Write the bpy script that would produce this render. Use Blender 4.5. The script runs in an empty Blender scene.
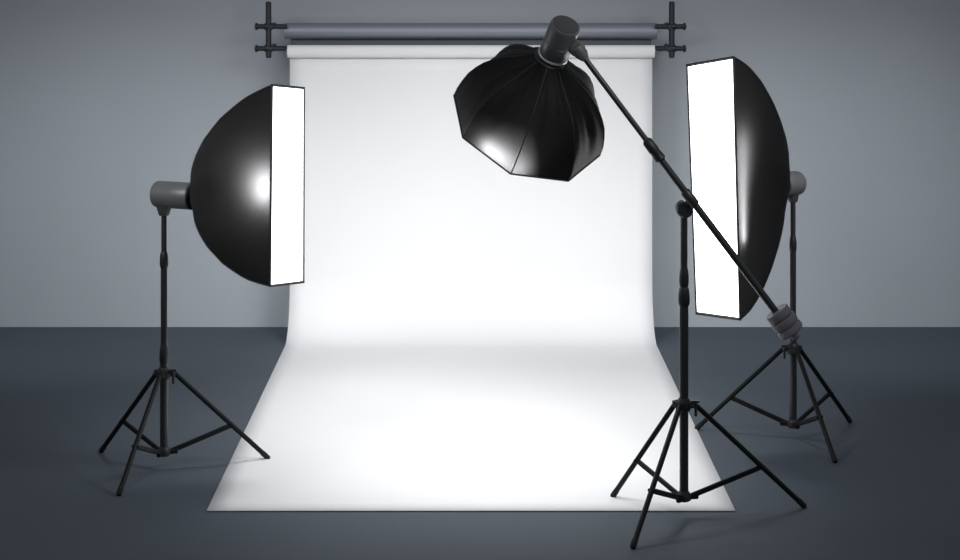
import bpy, bmesh, math
from mathutils import Vector, Matrix

S = bpy.context.scene
COL = S.collection
# ------------------------------------------------------------------ camera
F = 2056.0            # focal length, in pixels of a 960 wide frame
H = 2.859             # camera height
VX, VY = 471.0, -44.0 # vanishing point of the depth direction
cam = bpy.data.cameras.new('camera')
camo = bpy.data.objects.new('camera', cam)
COL.objects.link(camo)
camo.location = (0, 0, H)
camo.rotation_euler = (math.pi/2, 0, 0)
cam.sensor_width = 36
cam.lens = F/960*36
cam.shift_x = (480-VX)/960
cam.shift_y = (VY-280)/960
cam.clip_end = 200
S.camera = camo
S.view_settings.view_transform = 'Standard'
S.view_settings.look = 'None'
S.view_settings.gamma = 1
S.view_settings.use_curve_mapping = False
S.view_settings.exposure = 0.0

def P(px, py, d):
    return Vector(((px-VX)*d/F, d, H-(py-VY)*d/F))
def PF(px, py):                       # point on the floor
    return P(px, py, H*F/(py-VY))
def Z(py, d):
    return H-(py-VY)*d/F

# ------------------------------------------------------------------ materials
def lin(h):
    h = h.lstrip('#')
    r = []
    for i in (0, 2, 4):
        c = int(h[i:i+2], 16)/255
        r.append(c/12.92 if c <= .04045 else ((c+.055)/1.055)**2.4)
    return (*r, 1)

def mat(name, color, rough=.5, metal=0.0, noise=None, bump=None, sheen=0, coat=0):
    m = bpy.data.materials.new(name); m.use_nodes = True
    nt = m.node_tree; b = nt.nodes['Principled BSDF']
    c = color if isinstance(color, tuple) else lin(color)
    b.inputs['Base Color'].default_value = c
    b.inputs['Roughness'].default_value = rough
    b.inputs['Metallic'].default_value = metal
    b.inputs['Sheen Weight'].default_value = sheen
    b.inputs['Coat Weight'].default_value = coat
    tc = nt.nodes.new('ShaderNodeTexCoord')
    if noise:
        sc, amt = noise
        n = nt.nodes.new('ShaderNodeTexNoise'); n.inputs['Scale'].default_value = sc
        n.inputs['Detail'].default_value = 5
        nt.links.new(tc.outputs['Object'], n.inputs['Vector'])
        r = nt.nodes.new('ShaderNodeValToRGB')
        r.color_ramp.elements[0].position = .3; r.color_ramp.elements[1].position = .7
        r.color_ramp.elements[0].color = (*[x*(1-amt) for x in c[:3]], 1)
        r.color_ramp.elements[1].color = (*[min(1, x*(1+amt)) for x in c[:3]], 1)
        nt.links.new(n.outputs['Fac'], r.inputs['Fac'])
        nt.links.new(r.outputs['Color'], b.inputs['Base Color'])
    if bump:
        sc, st, dist = bump
        n = nt.nodes.new('ShaderNodeTexNoise'); n.inputs['Scale'].default_value = sc
        n.inputs['Detail'].default_value = 4
        nt.links.new(tc.outputs['Object'], n.inputs['Vector'])
        bp = nt.nodes.new('ShaderNodeBump'); bp.inputs['Strength'].default_value = st
        bp.inputs['Distance'].default_value = dist
        nt.links.new(n.outputs['Fac'], bp.inputs['Height'])
        nt.links.new(bp.outputs['Normal'], b.inputs['Normal'])
    return m

M_WALL  = mat('painted_wall', '#a2a8ae', .85, noise=(1.3, .02), bump=(120, .08, .002))
M_FLOOR = mat('studio_floor', '#434c56', .75, noise=(2.0, .03), bump=(90, .08, .002))
M_PAPER = mat('white_paper', '#e9e9ea', .8, noise=(1.2, .008))
M_GPAPER= mat('grey_roll', '#8a8e98', .5, .6, noise=(2, .02))
M_GSHEET= mat('grey_paper', '#565a62', .7)
M_TUBE  = mat('black_tube', '#2c2d2e', .38, .3, coat=.15)
M_LEG   = mat('black_leg', '#08080a', .5)
M_LEG.node_tree.nodes['Principled BSDF'].inputs['Specular IOR Level'].default_value = .25
M_PLAST = mat('black_plastic', '#141518', .45, bump=(300, .1, .0005))
M_STROBE= mat('strobe_housing', '#626365', .4, .2, bump=(250, .1, .0004))
M_BAND  = mat('strobe_band', '#3a3b3d', .5)
M_WEIGHT= mat('cast_weight', '#78757a', .6, .1, bump=(80, .2, .002))
M_CHROME= mat('chrome', '#e5e7ea', .4, .6)
M_HOOK  = mat('hook_metal', '#2b2e33', .4, .4)
M_RUBBER= mat('rubber', '#0b0b0c', .8)
M_TAPE  = mat('seam_tape', '#111113', .6)

def fabric_mat(name, fac):
    m = mat(name, '#060607', .55, bump=(60, .18, .004))
    m.node_tree.nodes['Principled BSDF'].inputs['Specular IOR Level'].default_value = .09
    nt = m.node_tree; b = nt.nodes['Principled BSDF']; out = nt.nodes['Material Output']
    tr = nt.nodes.new('ShaderNodeBsdfTranslucent'); tr.inputs['Color'].default_value = (.9, .9, .92, 1)
    mx = nt.nodes.new('ShaderNodeMixShader'); mx.inputs['Fac'].default_value = fac
    nt.links.new(b.outputs['BSDF'], mx.inputs[1]); nt.links.new(tr.outputs['BSDF'], mx.inputs[2])
    nt.links.new(mx.outputs['Shader'], out.inputs['Surface'])
    return m
M_FABRIC = fabric_mat('softbox_fabric', .004)
M_FABRIC8 = fabric_mat('octagon_softbox_fabric', .0003)

def emit(name, color, st):
    m = bpy.data.materials.new(name); m.use_nodes = True
    b = m.node_tree.nodes['Principled BSDF']
    b.inputs['Base Color'].default_value = (.8, .8, .8, 1)
    b.inputs['Emission Color'].default_value = color
    b.inputs['Emission Strength'].default_value = st
    return m
E_LEFT  = emit('lit_diffuser_left', (1, 1, 1, 1), 5)
E_RIGHT = emit('lit_diffuser_right', (1, 1, 1, 1), 5)
E_OCTA  = emit('lit_diffuser_octagon', (1, 1, 1, 1), 15)

# ------------------------------------------------------------------ helpers
def link(name, bm, m, parent=None, smooth=True, angle=40):
    me = bpy.data.meshes.new(name)
    bmesh.ops.recalc_face_normals(bm, faces=bm.faces[:])
    bm.to_mesh(me); bm.free()
    o = bpy.data.objects.new(name, me); COL.objects.link(o)
    for x in (m if isinstance(m, list) else [m]): me.materials.append(x)
    if smooth:
        for p in me.polygons: p.use_smooth = True
        try: me.set_sharp_from_angle(angle=math.radians(angle))
        except Exception: pass
    if parent: o.parent = parent; o.matrix_parent_inverse = Matrix.Translation(parent.location).inverted()
    return o
def thing(name, loc, label, cat, group=None):
    o = bpy.data.objects.new(name, None); COL.objects.link(o); o.location = loc
    o.empty_display_size = .1
    return tag(o, label, cat, group)
def tag(o, label, cat, group=None):
    o['label'] = label; o['category'] = cat
    if group: o['group'] = group
    return o

def frame(d):
    d = d.normalized()
    a = Vector((0, 0, 1)) if abs(d.z) < .95 else Vector((1, 0, 0))
    u = d.cross(a).normalized(); v = d.cross(u).normalized()
    return u, v
def lathe(bm, a, b, prof, n=32, mi=0):
    """revolve prof [(t along a-b in metres, radius)...] about the axis a->b; closed ends"""
    d = (b-a).normalized(); u, v = frame(d)
    rings = []
    for t, r in prof:
        c = a+d*t
        rings.append([bm.verts.new(c+(u*math.cos(2*math.pi*k/n)+v*math.sin(2*math.pi*k/n))*max(r, 1e-4)) for k in range(n)])
    for i in range(len(rings)-1):
        for k in range(n):
            f = bm.faces.new((rings[i][k], rings[i][(k+1) % n], rings[i+1][(k+1) % n], rings[i+1][k])); f.material_index = mi
    f = bm.faces.new(rings[0]); f.material_index = mi
    f = bm.faces.new(rings[-1]); f.material_index = mi
def rod(bm, a, b, r, n=20, bev=None, r2=None):
    L = (b-a).length; bev = min(r*.35, L*.2) if bev is None else bev
    r2 = r if r2 is None else r2
    lathe(bm, a, b, [(0, r-bev), (bev, r), (L-bev, r2), (L, r2-bev)], n)
def bar(bm, a, b, w, h, up=Vector((0, 0, 1)), bev=.002):
    """bevelled rectangular bar from a to b"""
    d = (b-a).normalized(); s = d.cross(up).normalized(); t = s.cross(d).normalized()
    pts = [(-w/2+bev, -h/2), (w/2-bev, -h/2), (w/2, -h/2+bev), (w/2, h/2-bev), (w/2-bev, h/2), (-w/2+bev, h/2), (-w/2, h/2-bev), (-w/2, -h/2+bev)]
    r = [[bm.verts.new(c+s*x+t*y) for x, y in pts] for c in (a, b)]
    for k in range(8): bm.faces.new((r[0][k], r[0][(k+1) % 8], r[1][(k+1) % 8], r[1][k]))
    bm.faces.new(r[0]); bm.faces.new(r[1])
def B(): return bmesh.new()

# ------------------------------------------------------------------ the room
WY = H*F/(327-VY)          # back wall distance
bm = B()
bar(bm, Vector((-9, WY+.1, 2.2)), Vector((9, WY+.1, 2.2)), .2, 4.6, bev=.001)
o = link('wall_back', bm, M_WALL, smooth=False); o['kind'] = 'structure'
bm = B()
bar(bm, Vector((0, -3, -.05)), Vector((0, WY+.2, -.05)), 18, .1, bev=.001)
o = link('floor', bm, M_FLOOR, smooth=False); o['kind'] = 'structure'

# ------------------------------------------------------------------ backdrop
BD = 15.4
XL, XR = P(289.5, 0, BD).x, P(652.5, 0, BD).x
XC, HW = (XL+XR)/2, (XR-XL)/2
rollz = Z(51.5, BD); rollr = 6.4*BD/F
roll = thing('white_backdrop', (XC, BD, rollz), 'white seamless paper backdrop sweeping from the lower roller down over the floor', 'backdrop')
bm = B()
a, b = P(287.6, 51.5, BD), P(654.5, 51.5, BD)
L = b.x-a.x
lathe(bm, a, b, [(0, rollr*.55), (.001, rollr), (L-.001, rollr), (L, rollr*.55)], 48)
link('paper_roll', bm, M_PAPER, roll)
bm = B()      # cardboard core ends of the roll
for s, x in ((-1, a.x), (1, b.x)):
    rod(bm, Vector((x-s*.01, BD, rollz)), Vector((x+s*.012, BD, rollz)), rollr*.5)
link('roll_core', bm, M_GPAPER, roll)
# sheet
RC = .42; DF = H*F/(512-VY)
path = []
sy = BD+rollr*.55
path.append((sy, rollz-rollr*.80))
nseg = 14
for i in range(1, nseg): path.append((sy+(0)*i, rollz-rollr*.8+(RC-(rollz-rollr*.8))*i/nseg))
for i in range(25):
    t = math.pi/2*i/24
    path.append((sy-RC+RC*math.cos(t), RC+.006-RC*math.sin(t)))
for i in range(1, 31): path.append((sy-RC+(DF-(sy-RC))*i/30, .006))
bm = B()
cols = 24; g = []
for (y, z) in path:
    g.append([bm.verts.new((XC-HW+2*HW*j/cols, y, z)) for j in range(cols+1)])
for i in range(len(g)-1):
    for j in range(cols): bm.faces.new((g[i][j], g[i][j+1], g[i+1][j+1], g[i+1][j]))
sheet = link('paper_sheet', bm, M_PAPER, roll, angle=80)
md = sheet.modifiers.new('thick', 'SOLIDIFY'); md.thickness = .004; md.offset = 0

# grey roll above, its sheet tucked just behind the white one
GD = 15.47
g2z = Z(31, GD); g2r = 8.0*GD/F
gr = thing('grey_backdrop', (XC, GD, g2z), 'grey paper backdrop rolled up on the upper roller', 'backdrop')
bm = B()
a, b = P(284.8, 31, GD), P(656.8, 31, GD); L = b.x-a.x
lathe(bm, a, b, [(0, g2r*.5), (.001, g2r), (L-.001, g2r), (L, g2r*.5)], 48)
link('paper_roll', bm, M_GPAPER, gr)
bm = B()
bar(bm, Vector((XL, GD+.035, Z(46, GD))), Vector((XR, GD+.035, Z(46, GD))), .004, .15, bev=.0005)
link('paper_sheet', bm, M_GSHEET, gr, smooth=False)

def hook(px, inner, outer, label):
    r = thing('roller_bracket', P(px, 30, BD), label, 'bracket', 'brackets holding the backdrop rollers')
    bm = B(); rod(bm, P(px, 1.5, BD), P(px, 58, BD), 2.9*BD/F, 20)
    link('upright', bm, M_HOOK, r)
    for y, dd in ((26.5, 0), (48.5, 0)):
        bm = B()
        rod(bm, P(inner, y, BD), P(outer, y, BD), 2.5*BD/F, 16)
        s = 1 if outer > inner else -1
        lathe(bm, P(outer-s*2, y, BD), P(outer+s*2, y, BD), [(0, .012), (.008, .027), (.022, .027), (.029, .012)], 20)
        lathe(bm, P(px-5*s, y, BD), P(px+5*s, y, BD), [(0, .018), (.012, .028), (.062, .028), (.074, .018)], 20)
        # arm back to the wall
        rod(bm, Vector((P(px, y, BD).x, BD, Z(y, BD))), Vector((P(px, y, BD).x, WY-.012, Z(y, BD))), .013)
        link('roller_arm', bm, M_HOOK, r)
        bm = B()
        c = Vector((P(px, y, BD).x, WY-.001, Z(y, BD)))
        rod(bm, c, c-Vector((0, .014, 0)), .018)
        link('wall_flange', bm, M_HOOK, r)
hook(268.5, 287, 256.5, 'black metal roller bracket at the left end of the backdrop rolls')
hook(671.8, 655, 684.5, 'black metal roller bracket at the right end of the backdrop rolls')

# ------------------------------------------------------------------ light stands
def stand(feet, polepx, hub_y, low_y, top_y, collars, splits, knob, label, brace=.61, top_r=.016):
    ft = [PF(*f) for f in feet]
    c = (ft[0]+ft[1]+ft[2])/3
    d = c.y; X = (polepx-VX)*d/F
    base = Vector((X, d, 0))
    zz = lambda y: Z(y, d)
    s = thing('light_stand', base, label, 'light stand', 'black tripod light stands')
    # telescoping pole
    bm = B(); rod(bm, Vector((X, d, zz(low_y+3))), Vector((X, d, zz(splits[0]))), .0225)
    link('pole', bm, M_TUBE, s, )
    for i in range(1, len(splits)):
        bm = B(); rod(bm, Vector((X, d, zz(splits[i-1])-.01)), Vector((X, d, zz(splits[i]))), (.0225, .0185, .0155)[i])
        link('pole_section', bm, M_TUBE, s)
    for (y0, y1, r) in collars:
        z0, z1 = zz(y1), zz(y0); h = z1-z0
        bm = B(); lathe(bm, Vector((X, d, z0)), Vector((X, d, z1)), [(0, r*.82), (h*.08, r*.95), (h*.3, r*1.04), (h*.5, r), (h*.56, r*1.02), (h*.92, r*.86), (h, r*.72)], 24)
        # clamping screw
        rod(bm, Vector((X, d, z0+h*.5)), Vector((X+.0, d+r+.022, z0+h*.5)), .008, 12)
        link('collar', bm, M_PLAST, s)
    # hubs
    zh, zl = zz(hub_y), zz(low_y)
    bm = B(); lathe(bm, Vector((X, d, zh-.03)), Vector((X, d, zh+.035)), [(0, .028), (.006, .034), (.03, .036), (.052, .034), (.065, .027)], 28)
    for p in ft:
        u = (p-base); u.z = 0; u.normalize()
        q = Vector((X, d, zh))+u*.02
        for off in (-1, 1):
            w = u.cross(Vector((0, 0, 1)))*(.015*off)
            bar(bm, q+w, q+w+u*.045, .005, .032)
    link('leg_hub', bm, M_PLAST, s)
    bm = B()
    kx = knob
    k0 = Vector((X, d-.01, zh+.012)); k1 = Vector((X+kx*.062, d-.03, zh+.012))
    rod(bm, k0, k1, .011, 14)
    k2 = k1+Vector((-kx*.006, -.002, .006))
    bar(bm, k2+Vector((0, 0, .01)), k2-Vector((0, 0, .068)), .014, .012, up=Vector((0, 1, 0)), bev=.003)
    bar(bm, k1+Vector((-kx*.03, 0, .012)), k1+Vector((kx*.012, 0, .012)), .016, .012, bev=.003)
    link('locking_lever', bm, M_PLAST, s)
    bm = B(); lathe(bm, Vector((X, d, zl-.022)), Vector((X, d, zl+.03)), [(0, .024), (.008, .036), (.03, .037), (.044, .03), (.052, .026)], 28)
    link('brace_hub', bm, M_PLAST, s)
    for p in ft:
        u = (p-base); u.z = 0; u.normalize()
        q = Vector((X, d, zh))+u*.058; e = p+Vector((0, 0, .012))
        side = u.cross(Vector((0, 0, 1)))
        bm = B(); rod(bm, q+(q-e).normalized()*.015, e+(q-e).normalized()*.02, .0137, 16)
        mid = q.lerp(e, brace)
        rod(bm, mid-side*.02, mid+side*.02, .009, 12)
        leg = link('leg', bm, M_LEG, s)
        dr = (q-e).normalized()
        bm = B(); lathe(bm, e+dr*.045, e-dr*.008, [(0, .0142), (.006, .0155), (.046, .0155), (.053, .012)], 18)
        fo = link('rubber_foot', bm, M_RUBBER, leg)
        fo.matrix_parent_inverse = Matrix.Identity(4)
        bm = B()
        lo = Vector((X, d, zl))+u*.03
        bar(bm, lo, mid, .016, .027, up=Vector((0, 0, 1)), bev=.004)
        bar(bm, lo-u*.01, lo+u*.045, .024, .026, bev=.004)
        link('leg_brace', bm, M_LEG, s)
    # spigot
    bm = B(); lathe(bm, Vector((X, d, zz(splits[-1])-.012)), Vector((X, d, zz(top_y))), [(0, .012), (.01, .014), (abs(zz(top_y)-zz(splits[-1]))+.010, .012), (abs(zz(top_y)-zz(splits[-1]))+.012, .009)], 16)
    link('spigot', bm, M_CHROME if False else M_PLAST, s)
    return d, X

dl, xl = stand([(101, 453), (119, 496), (268, 460)], 164, 373.5, 452, 211, [(252, 268, .0235), (345, 364, .025)], [350, 260, 215], 1,
      'black tripod light stand at left, its right leg resting on the white paper')
db, xb = stand([(613, 498), (633, 549), (804, 508)], 684, 405, 497, 214, [(268, 287, .024), (287, 306, .029)], [292, 216], 1,
      'nearest black tripod light stand, carrying the diagonal boom arm over the white paper corner')
dr_, xr = stand([(850, 423), (835, 463), (697, 430)], 793, 349, 424, 197, [(236, 252, .021)], [334, 244, 200], -1,
      'black tripod light stand at right behind the counterweight, standing on the dark floor')

# ------------------------------------------------------------------ strobes
def strobe(c0, c1, r, label, mount=None, ring=True):
    """c0 = end that meets the softbox, c1 = rear end"""
    d = (c1-c0); L = d.length; dn = d.normalized()
    s = thing('strobe_light', (c0+c1)/2, label, 'studio strobe')
    bm = B(); lathe(bm, c0, c1, [(.012, r*.97), (.016, r), (L*.45, r), (L*.455, r*.985), (L*.465, r*.985), (L*.47, r), (L-.02, r*.995), (L-.008, r*.975), (L-.002, r*.93), (L-.001, r*.85)], 56)
    link('housing', bm, M_STROBE, s)
    bm = B(); lathe(bm, c0, c1, [(-.004, r*.9), (0, r*1.02), (.010, r*1.02), (.012, r*.95)], 56)
    link('mounting_ring', bm, M_CHROME if ring else M_PLAST, s)
    bm = B(); lathe(bm, c1-dn*.003, c1+dn*.004, [(0, r*.82), (.003, r*.86), (.005, r*.85), (.006, r*.8)], 40)
    link('rear_panel', bm, M_BAND, s)
    return s

# left strobe: sideways, on the left stand
def horiz(ax, ay): return Vector((ax, ay, 0)).normalized()
bl = horiz(-.90, .436)
cl = Vector((xl, dl, Z(194.5, dl)))
r_l = 13.4*dl/F
s = strobe(cl-bl*.198, cl+bl*.05, r_l, 'dark grey cylindrical strobe on the left stand behind the left softbox', ring=False)
bm = B(); zt = cl.z-r_l*.93; zb_ = Z(215.5, dl)
lathe(bm, Vector((xl, dl, zb_)), Vector((xl, dl, zt+.02)), [(0, .026), (.004, .029), (zt-zb_, .043), (zt-zb_+.019, .046)], 24)
link('mount_bracket', bm, M_BAND, s)

br = horiz(.76, .65)
cr = Vector((xr, dr_, Z(183.5, dr_)))
r_r = 12.2*dr_/F
s = strobe(cr-br*.115, cr+br*.045, r_r, 'dark grey cylindrical strobe peeking out behind the right softbox', ring=False)
bm = B(); zt = cr.z-r_r*.93; zb_ = Z(202, dr_)
lathe(bm, Vector((xr, dr_, zb_)), Vector((xr, dr_, zt+.02)), [(0, .024), (.004, .027), (zt-zb_, .036), (zt-zb_+.019, .04)], 24)
link('mount_bracket', bm, M_BAND, s)

# ------------------------------------------------------------------ rectangular softboxes
def softbox(corners, apex, r_ap, prof, em, label, glow=None, NP=14):
    """corners: TL, TR, BR, BL of the lit face; apex: point where the strobe enters; prof: [(s, height fraction)]"""
    TL, TR, BR, BL = corners
    cc = (TL+TR+BR+BL)/4
    Bv = apex-cc
    root = thing('softbox', cc, label, 'softbox')
    U = ((TR+BR)-(TL+BL))/4; V = ((TL+TR)-(BL+BR))/4
    per = []                                  # square perimeter param
    n = NP
    for a, b in (((-1, 1), (1, 1)), ((1, 1), (1, -1)), ((1, -1), (-1, -1)), ((-1, -1), (-1, 1))):
        for k in range(n):
            t = k/n; per.append((a[0]+(b[0]-a[0])*t, a[1]+(b[1]-a[1])*t))
    un_, vn = U.normalized(), V.normalized()
    def q(cu, cv):
        return (TL*(1-cu)*(1+cv)+TR*(1+cu)*(1+cv)+BR*(1+cu)*(1-cv)+BL*(1-cu)*(1-cv))/4-cc
    def prf(s):
        for (s0, h0), (s1, h1) in zip(prof, prof[1:]):
            if s0 <= s <= s1:
                t = (s-s0)/(s1-s0); return h0+(h1-h0)*t
        return prof[-1][1]
    def smooth_prof(s):
        return (prf(max(0, s-.02))+prf(s)+prf(min(1, s+.02)))/3 if .02 < s < .98 else prf(s)
    ss = [0, .04, .1, .17, .25, .33, .41, .49, .57, .64, .71, .77, .83, .88, .92, .95, .975, 1]
    bm = B(); rings = []
    hv1 = r_ap/V.length; hu1 = r_ap/U.length
    for s in ss:
        h = smooth_prof(s)
        hu = h if h > hu1*0 else 0
        # the narrow direction keeps a similar profile but ends at the same absolute radius
        k = (h-prof[-1][1])/(1-prof[-1][1])
        fv = hv1+(1-hv1)*k
        fu = hu1+(1-hu1)*k**.8
        ring = []
        for cu, cv in per:
            off = q(cu, cv)
            # circle-ish blend towards the apex
            l = math.hypot(cu, cv); m_ = 1/l
            bl_ = s**2.2
            a = (1-bl_)+bl_*m_
            ou = off.dot(un_)*fu*a; ov = off.dot(vn)*fv*a
            rest = off-un_*off.dot(un_)-vn*off.dot(vn)
            # fabric sags in a little between the four ribs, and creases near the strobe
            edge = 1-max(abs(cu), abs(cv))*0
            mid = math.sin(math.pi*((cu+1)/2 if abs(cv) >= .999 else (cv+1)/2))
            bulge = -.022*math.sin(math.pi*min(1, s*1.02))*mid
            ang = math.atan2(cv, cu)
            cre = .011*math.sin(ang*13+1.3)*math.sin(math.pi*s)*s*s+.004*math.sin(ang*7+s*3)*math.sin(math.pi*s)
            dirv = (un_*ou+vn*ov)
            dn_ = dirv.normalized() if dirv.length > 0 else dirv
            ring.append(bm.verts.new(cc+Bv*s+un_*ou+vn*ov+rest*(1-s)+dn_*(bulge*0.6+cre)))
        rings.append(ring)
    N = len(per)
    for i in range(len(rings)-1):
        for k in range(N): bm.faces.new((rings[i][k], rings[i][(k+1) % N], rings[i+1][(k+1) % N], rings[i+1][k]))
    ribs = [[v.co.copy() for v in (r[c*n] for r in rings)] for c in range(4)]
    nrm = (V.cross(U)).normalized()
    if nrm.dot(Bv) > 0: nrm = -nrm            # points out of the lit face
    apr = [v.co.copy() for v in rings[-1]]
    sh = link('fabric_shell', bm, M_FABRIC, root, angle=50)
    # seams along the ribs
    for pts in ribs:
        bm = B(); prev = None
        for i, p in enumerate(pts):
            d = (pts[min(i+1, len(pts)-1)]-pts[max(i-1, 0)]).normalized()
            u, v = frame(d)
            ring = [bm.verts.new(p+(u*math.cos(a*math.pi/3)+v*math.sin(a*math.pi/3))*.0035) for a in range(6)]
            if prev:
                for k in range(6): bm.faces.new((prev[k], prev[(k+1) % 6], ring[(k+1) % 6], ring[k]))
            else: bm.faces.new(ring)
            prev = ring
        bm.faces.new(prev)
        link('rib_seam', bm, M_TAPE, root)
    # diffuser, slightly recessed
    bm = B(); G = 12; gr_ = []
    for i in range(G+1):
        gr_.append([bm.verts.new(cc+q(-1+2*j/G, -1+2*i/G)*.985+nrm*.002) for j in range(G+1)])
    for i in range(G):
        for j in range(G): bm.faces.new((gr_[i][j], gr_[i][j+1], gr_[i+1][j+1], gr_[i+1][j]))
    link('diffuser', bm, em, root)
    # rim lip
    bm = B(); cs = [(-1, 1), (1, 1), (1, -1), (-1, -1)]
    for k in range(4):
        a = cc+q(*cs[k])*1.0; b = cc+q(*cs[(k+1) % 4])*1.0
        e = (b-a).normalized()*.004
        bar(bm, a-e+nrm*.003, b+e+nrm*.003, .012, .012, up=nrm, bev=.003)
    link('rim_binding', bm, M_TAPE, root)
    # ring where the strobe plugs in
    bm = B(); lathe(bm, apex-Bv.normalized()*.022, apex+Bv.normalized()*.006, [(0, r_ap*.96), (.006, r_ap*1.04), (.024, r_ap*1.03), (.028, r_ap*.96)], 48)
    link('speed_ring', bm, M_PLAST, root)
    return root, cc, U, V, nrm

PROF_L = [(0, 1), (.285, .92), (.57, .79), (.78, .63), (.88, .50), (.95, .36), (.985, .24), (1, .12)]
apL = cl-bl*.216
root, ccL, UL, VL, nL = softbox([P(271.5, 85, 11.10), P(303.3, 88, 11.50), P(302.8, 282, 11.50), P(269.5, 286, 11.10)],
        apL-bl*.0, r_l*1.03, PROF_L, E_LEFT, 'left rectangular softbox with black fabric and lit white face turned to the backdrop')
PROF_R = [(0, 1), (.2, .94), (.42, .84), (.62, .71), (.78, .57), (.88, .45), (.95, .32), (.985, .2), (1, .09)]
apR = cr-br*.115
root, ccR, UR, VR, nR = softbox([P(734, 57, 11.48), P(687.6, 65, 11.84), P(697, 313.5, 11.84), P(740.5, 319.5, 11.48)],
        apR, r_r*1.03, PROF_R, E_RIGHT, 'tall right rectangular softbox with lit white face, partly behind the boom arm')

# ------------------------------------------------------------------ octagonal softbox on the boom
OC = Vector((0.29464, 10.81, 1.97093)); OR = .4136
ou = Vector((-.92492725, .00346708, .38012835)); ow = Vector((-.2209026, -.8186988, -.53003237))
on = Vector((.30937296, -.57421273, .75800272))
root = thing('softbox', OC, 'black octagonal softbox hung from the boom arm, seen from behind', 'softbox')
profO = [(0, 1), (.05, .995), (.11, .965), (.17, .92), (.22, .855), (.27, .77), (.31, .675), (.345, .565), (.375, .45), (.40, .35), (.425, .27), (.445, .215), (.455, .185)]
sk = (ou*.055-ow*.02)      # the apex leans a little, as in the photograph
bm = B(); rings = []; per = 8*16
for i, (Ld, h) in enumerate(profO):
    ring = []; s = Ld/.455
    for k in range(per):
        a = k/per*2*math.pi; seg = math.pi/4
        loc = (a % seg)-seg/2
        rad = math.cos(seg/2)/math.cos(loc)
        rad = rad*(1-s**3)+s**3*.97
        # sag between ribs and radial creases
        mid = math.cos(loc*math.pi/seg)
        rr = OR*h*rad-.012*mid*math.sin(math.pi*s)+(.006*math.sin(a*15+.8)+.004*math.sin(a*26+2*s))*math.sin(math.pi*s)*s*1.7
        ring.append(bm.verts.new(OC+on*Ld+sk*s*s*.6+(ou*math.cos(a)+ow*math.sin(a))*rr))
    rings.append(ring)
for i in range(len(rings)-1):
    for k in range(per): bm.faces.new((rings[i][k], rings[i][(k+1) % per], rings[i+1][(k+1) % per], rings[i+1][k]))
ribs = [[r[c*16].co.copy() for r in rings] for c in range(8)]
link('fabric_shell', bm, M_FABRIC8, root, angle=60)
for pts in ribs:
    bm = B(); prev = None
    for i, p in enumerate(pts):
        d = (pts[min(i+1, len(pts)-1)]-pts[max(i-1, 0)]).normalized(); u, v = frame(d)
        ring = [bm.verts.new(p+(u*math.cos(a*math.pi/3)+v*math.sin(a*math.pi/3))*.0032) for a in range(6)]
        if prev:
            for k in range(6): bm.faces.new((prev[k], prev[(k+1) % 6], ring[(k+1) % 6], ring[k]))
        else: bm.faces.new(ring)
        prev = ring
    bm.faces.new(prev)
    link('rib_seam', bm, M_TAPE, root)
bm = B(); c = bm.verts.new(OC-on*.002)
rg = [bm.verts.new(OC-on*.002+(ou*math.cos(k*math.pi/4)+ow*math.sin(k*math.pi/4))*OR*.985) for k in range(8)]
for k in range(8): bm.faces.new((c, rg[k], rg[(k+1) % 8]))
link('diffuser', bm, E_OCTA, root, smooth=False)
bm = B()
for k in range(8):
    a = OC+(ou*math.cos(k*math.pi/4)+ow*math.sin(k*math.pi/4))*OR
    b = OC+(ou*math.cos((k+1)*math.pi/4)+ow*math.sin((k+1)*math.pi/4))*OR
    bar(bm, a-on*.003, b-on*.003, .010, .010, up=on, bev=.003)
link('rim_binding', bm, M_TAPE, root)
apO = OC+on*.455+sk*.6
bm = B(); lathe(bm, apO-on*.02, apO+on*.004, [(0, .078), (.005, .083), (.02, .083), (.024, .078)], 48)
link('speed_ring', bm, M_PLAST, root)
# its strobe
onS = (on+Vector((-.05, 0, 0))).normalized()
so = strobe(apO+onS*.008+Vector((.012, 0, .01)), apO+onS*.222+Vector((.016, 0, .005)), .079, 'dark grey cylindrical strobe tilted down at the upper end of the boom', ring=True)

# ------------------------------------------------------------------ boom arm
DB = db-.075
pA = P(580, 52, DB); pB = P(776, 312, DB)
boom = thing('boom_arm', P(690, 203, DB), 'long black diagonal boom arm with grey counterweight, pivoting on the nearest stand', 'boom arm')
ax = (pB-pA).normalized()
def along(px):
    t = (px-580)/(776-580); return pA.lerp(pB, t)
bm = B(); rod(bm, pA, along(660), .0145, 20)
link('extension_tube', bm, M_TUBE, boom)
bm = B(); rod(bm, along(652), along(790), .0185, 20)
link('boom_tube', bm, M_TUBE, boom)
c0, c1 = along(646), along(662); Lc = (c1-c0).length
bm = B(); lathe(bm, c0, c1, [(0, .017), (.012, .026), (Lc*.5, .029), (Lc*.55, .026), (Lc-.012, .030), (Lc, .019)], 24)
rod(bm, (c0+c1)/2, (c0+c1)/2+Vector((.0, -.045, 0)), .009, 12)
link('collar', bm, M_PLAST, boom)
# pivot ball on the stand, with the clamp that holds the tube
bc = Vector((xb, db, Z(209, db)))
bm = B()
R0 = 8.3*db/F
lathe(bm, bc-Vector((0, .055, 0)), bc+Vector((0, .055, 0)), [(0, R0*.82), (.008, R0*.98), (.02, R0), (.09, R0), (.102, R0*.98), (.11, R0*.82)], 36)
link('pivot_joint', bm, M_PLAST, boom)
cp = along(690)
bm = B(); lathe(bm, cp-ax*.045, cp+ax*.045, [(0, .022), (.006, .026), (.084, .026), (.09, .022)], 24)
rod(bm, cp, Vector((bc.x+.012, bc.y-.03, bc.z+.01)), .018, 16)
link('pivot_clamp', bm, M_TUBE, boom)
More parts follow.
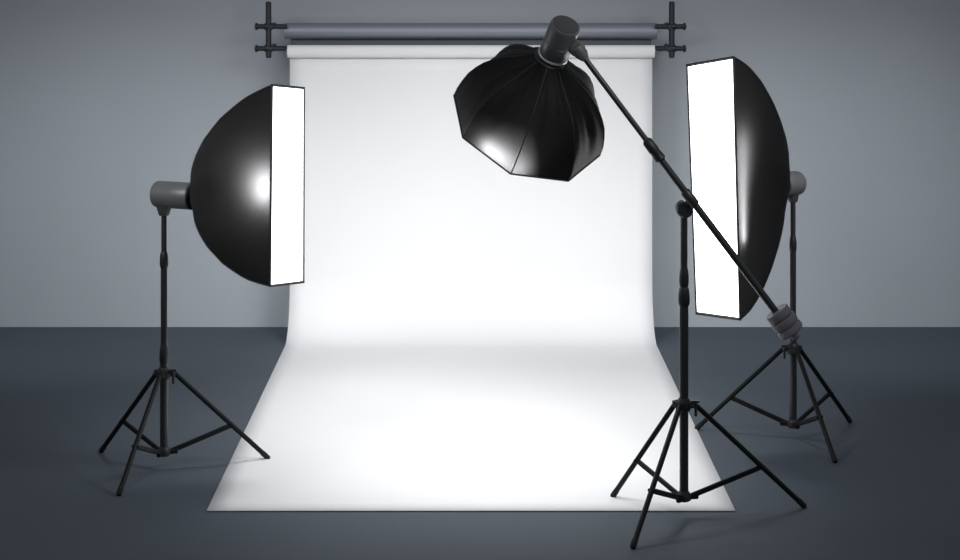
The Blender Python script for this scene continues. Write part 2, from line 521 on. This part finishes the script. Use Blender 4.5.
# knuckle joining strobe and boom
s0 = apO+onS*.07
bm = B()
kn = P(574.5, 46.5, s0.y-.02)
side = (kn-s0).normalized()
rod(bm, s0+side*.066, kn+side*.02, .030, 24)
lathe(bm, pA-ax*.035+Vector((0, -.005, 0)), pA+ax*.05, [(0, .026), (.008, .034), (.05, .034), (.08, .020)], 28)
lathe(bm, kn+Vector((0.012, -.04, -.01)), kn+Vector((.012, .045, -.01)), [(0, .034), (.008, .042), (.075, .042), (.085, .034)], 32)
link('tilt_knuckle', bm, M_STROBE, boom)
# counterweight: three ribbed discs
wc = P(784.5, 322, DB); 
bm = B(); R = 13.6*DB/F
h = .048; tot = 3*h
a0 = wc-ax*(tot/2)
prof = [(0, R*.55), (.004, R*.80)]
rs = (.93, 1.0, .98)
for i in range(3):
    t = i*h; r = R*rs[i]
    prof += [(t+.002, r*.96), (t+.006, r), (t+h-.007, r), (t+h-.003, r*.96), (t+h-.001, r*.86)] if i < 2 else [(t+.006, r*.93), (t+.012, r), (t+h-.012, r), (t+h-.006, r*.92), (t+h, r*.6)]
lathe(bm, a0, a0+ax, prof, 40)
rod(bm, a0+ax*(tot-.004), a0+ax*(tot+.035), .022)
link('counterweight', bm, M_WEIGHT, boom)

# ------------------------------------------------------------------ light
w = bpy.data.worlds.new('world'); S.world = w; w.use_nodes = True
w.node_tree.nodes['Background'].inputs['Color'].default_value = (.81, .85, .90, 1)
w.node_tree.nodes['Background'].inputs['Strength'].default_value = .32

def area(name, loc, target, sx, sy, energy, color=(1, 1, 1), spread=180):
    l = bpy.data.lights.new(name, 'AREA'); l.shape = 'RECTANGLE'; l.size = sx; l.size_y = sy
    l.energy = energy; l.color = color; l.spread = math.radians(spread)
    o = bpy.data.objects.new(name, l); COL.objects.link(o); o.location = loc
    o.rotation_euler = (Vector(target)-Vector(loc)).to_track_quat('-Z', 'Y').to_euler()
    return o
def point(name, loc, energy, r=.03):
    l = bpy.data.lights.new(name, 'POINT'); l.energy = energy; l.shadow_soft_size = r
    o = bpy.data.objects.new(name, l); COL.objects.link(o); o.location = loc
    return o
# lights added inside the boxes to make the fabric glow near the rim
def glow_light(a, toward, n, up, length, energy):
    """an added light behind the diffuser, facing the fabric it makes glow"""
    o = area('added_glow_light', a, a+toward, .03, length, energy)
    x = toward.normalized(); z = -x; y = up.normalized(); xx = y.cross(z).normalized(); y = z.cross(xx)
    o.rotation_euler = Matrix((xx, y, z)).transposed().to_euler()
nearL = (P(270.5, 185, 11.10)-ccL); nearR = (P(737.5, 188, 11.48)-ccR)
glow_light(ccL+nearL*.62-nL*.045, nearL, nL, VL, .14, 32)
glow_light(ccR+nearR*.62-nR*.045, nearR, nR, VR, .6, 34)
gd = ou*math.cos(math.radians(78))+ow*math.sin(math.radians(78))
glow_light(OC+gd*OR*.76+on*.03, gd, on, on.cross(gd), .2, 380)
# added lights out of frame, standing for no known lamps
def spot(name, loc, target, energy, cone, blend, r, color=(1, 1, 1)):
    l = bpy.data.lights.new(name, 'SPOT'); l.energy = energy; l.spot_size = math.radians(cone); l.spot_blend = blend
    l.shadow_soft_size = r; l.color = color
    o = bpy.data.objects.new(name, l); COL.objects.link(o); o.location = loc
    o.rotation_euler = (Vector(target)-Vector(loc)).to_track_quat('-Z', 'Y').to_euler()
    return o
area('added_backdrop_light', (-3.3, 9.0, 3.9), (-.1, 15.0, .6), 3.0, 1.6, 19.5, spread=42)  # added pair that brightens the backdrop from the front
area('added_backdrop_light', (3.3, 9.0, 3.9), (.1, 15.0, .6), 3.0, 1.6, 19.5, spread=42)
spot('added_wall_spot', (-4.1, 11.6, 3.2), (-2.75, 15.85, .35), 250, 54, 1, .3, (.94, .97, 1))  # added pair that lifts the wall on both sides of the backdrop
spot('added_wall_spot', (4.2, 11.6, 3.2), (2.75, 15.85, .35), 250, 54, 1, .3, (.94, .97, 1))
spot('added_paper_spot', (0, 12.9, 4.6), (0, 12.4, 0), 500, 62, 1, .5)  # added for the bright pool in the middle of the floor paper
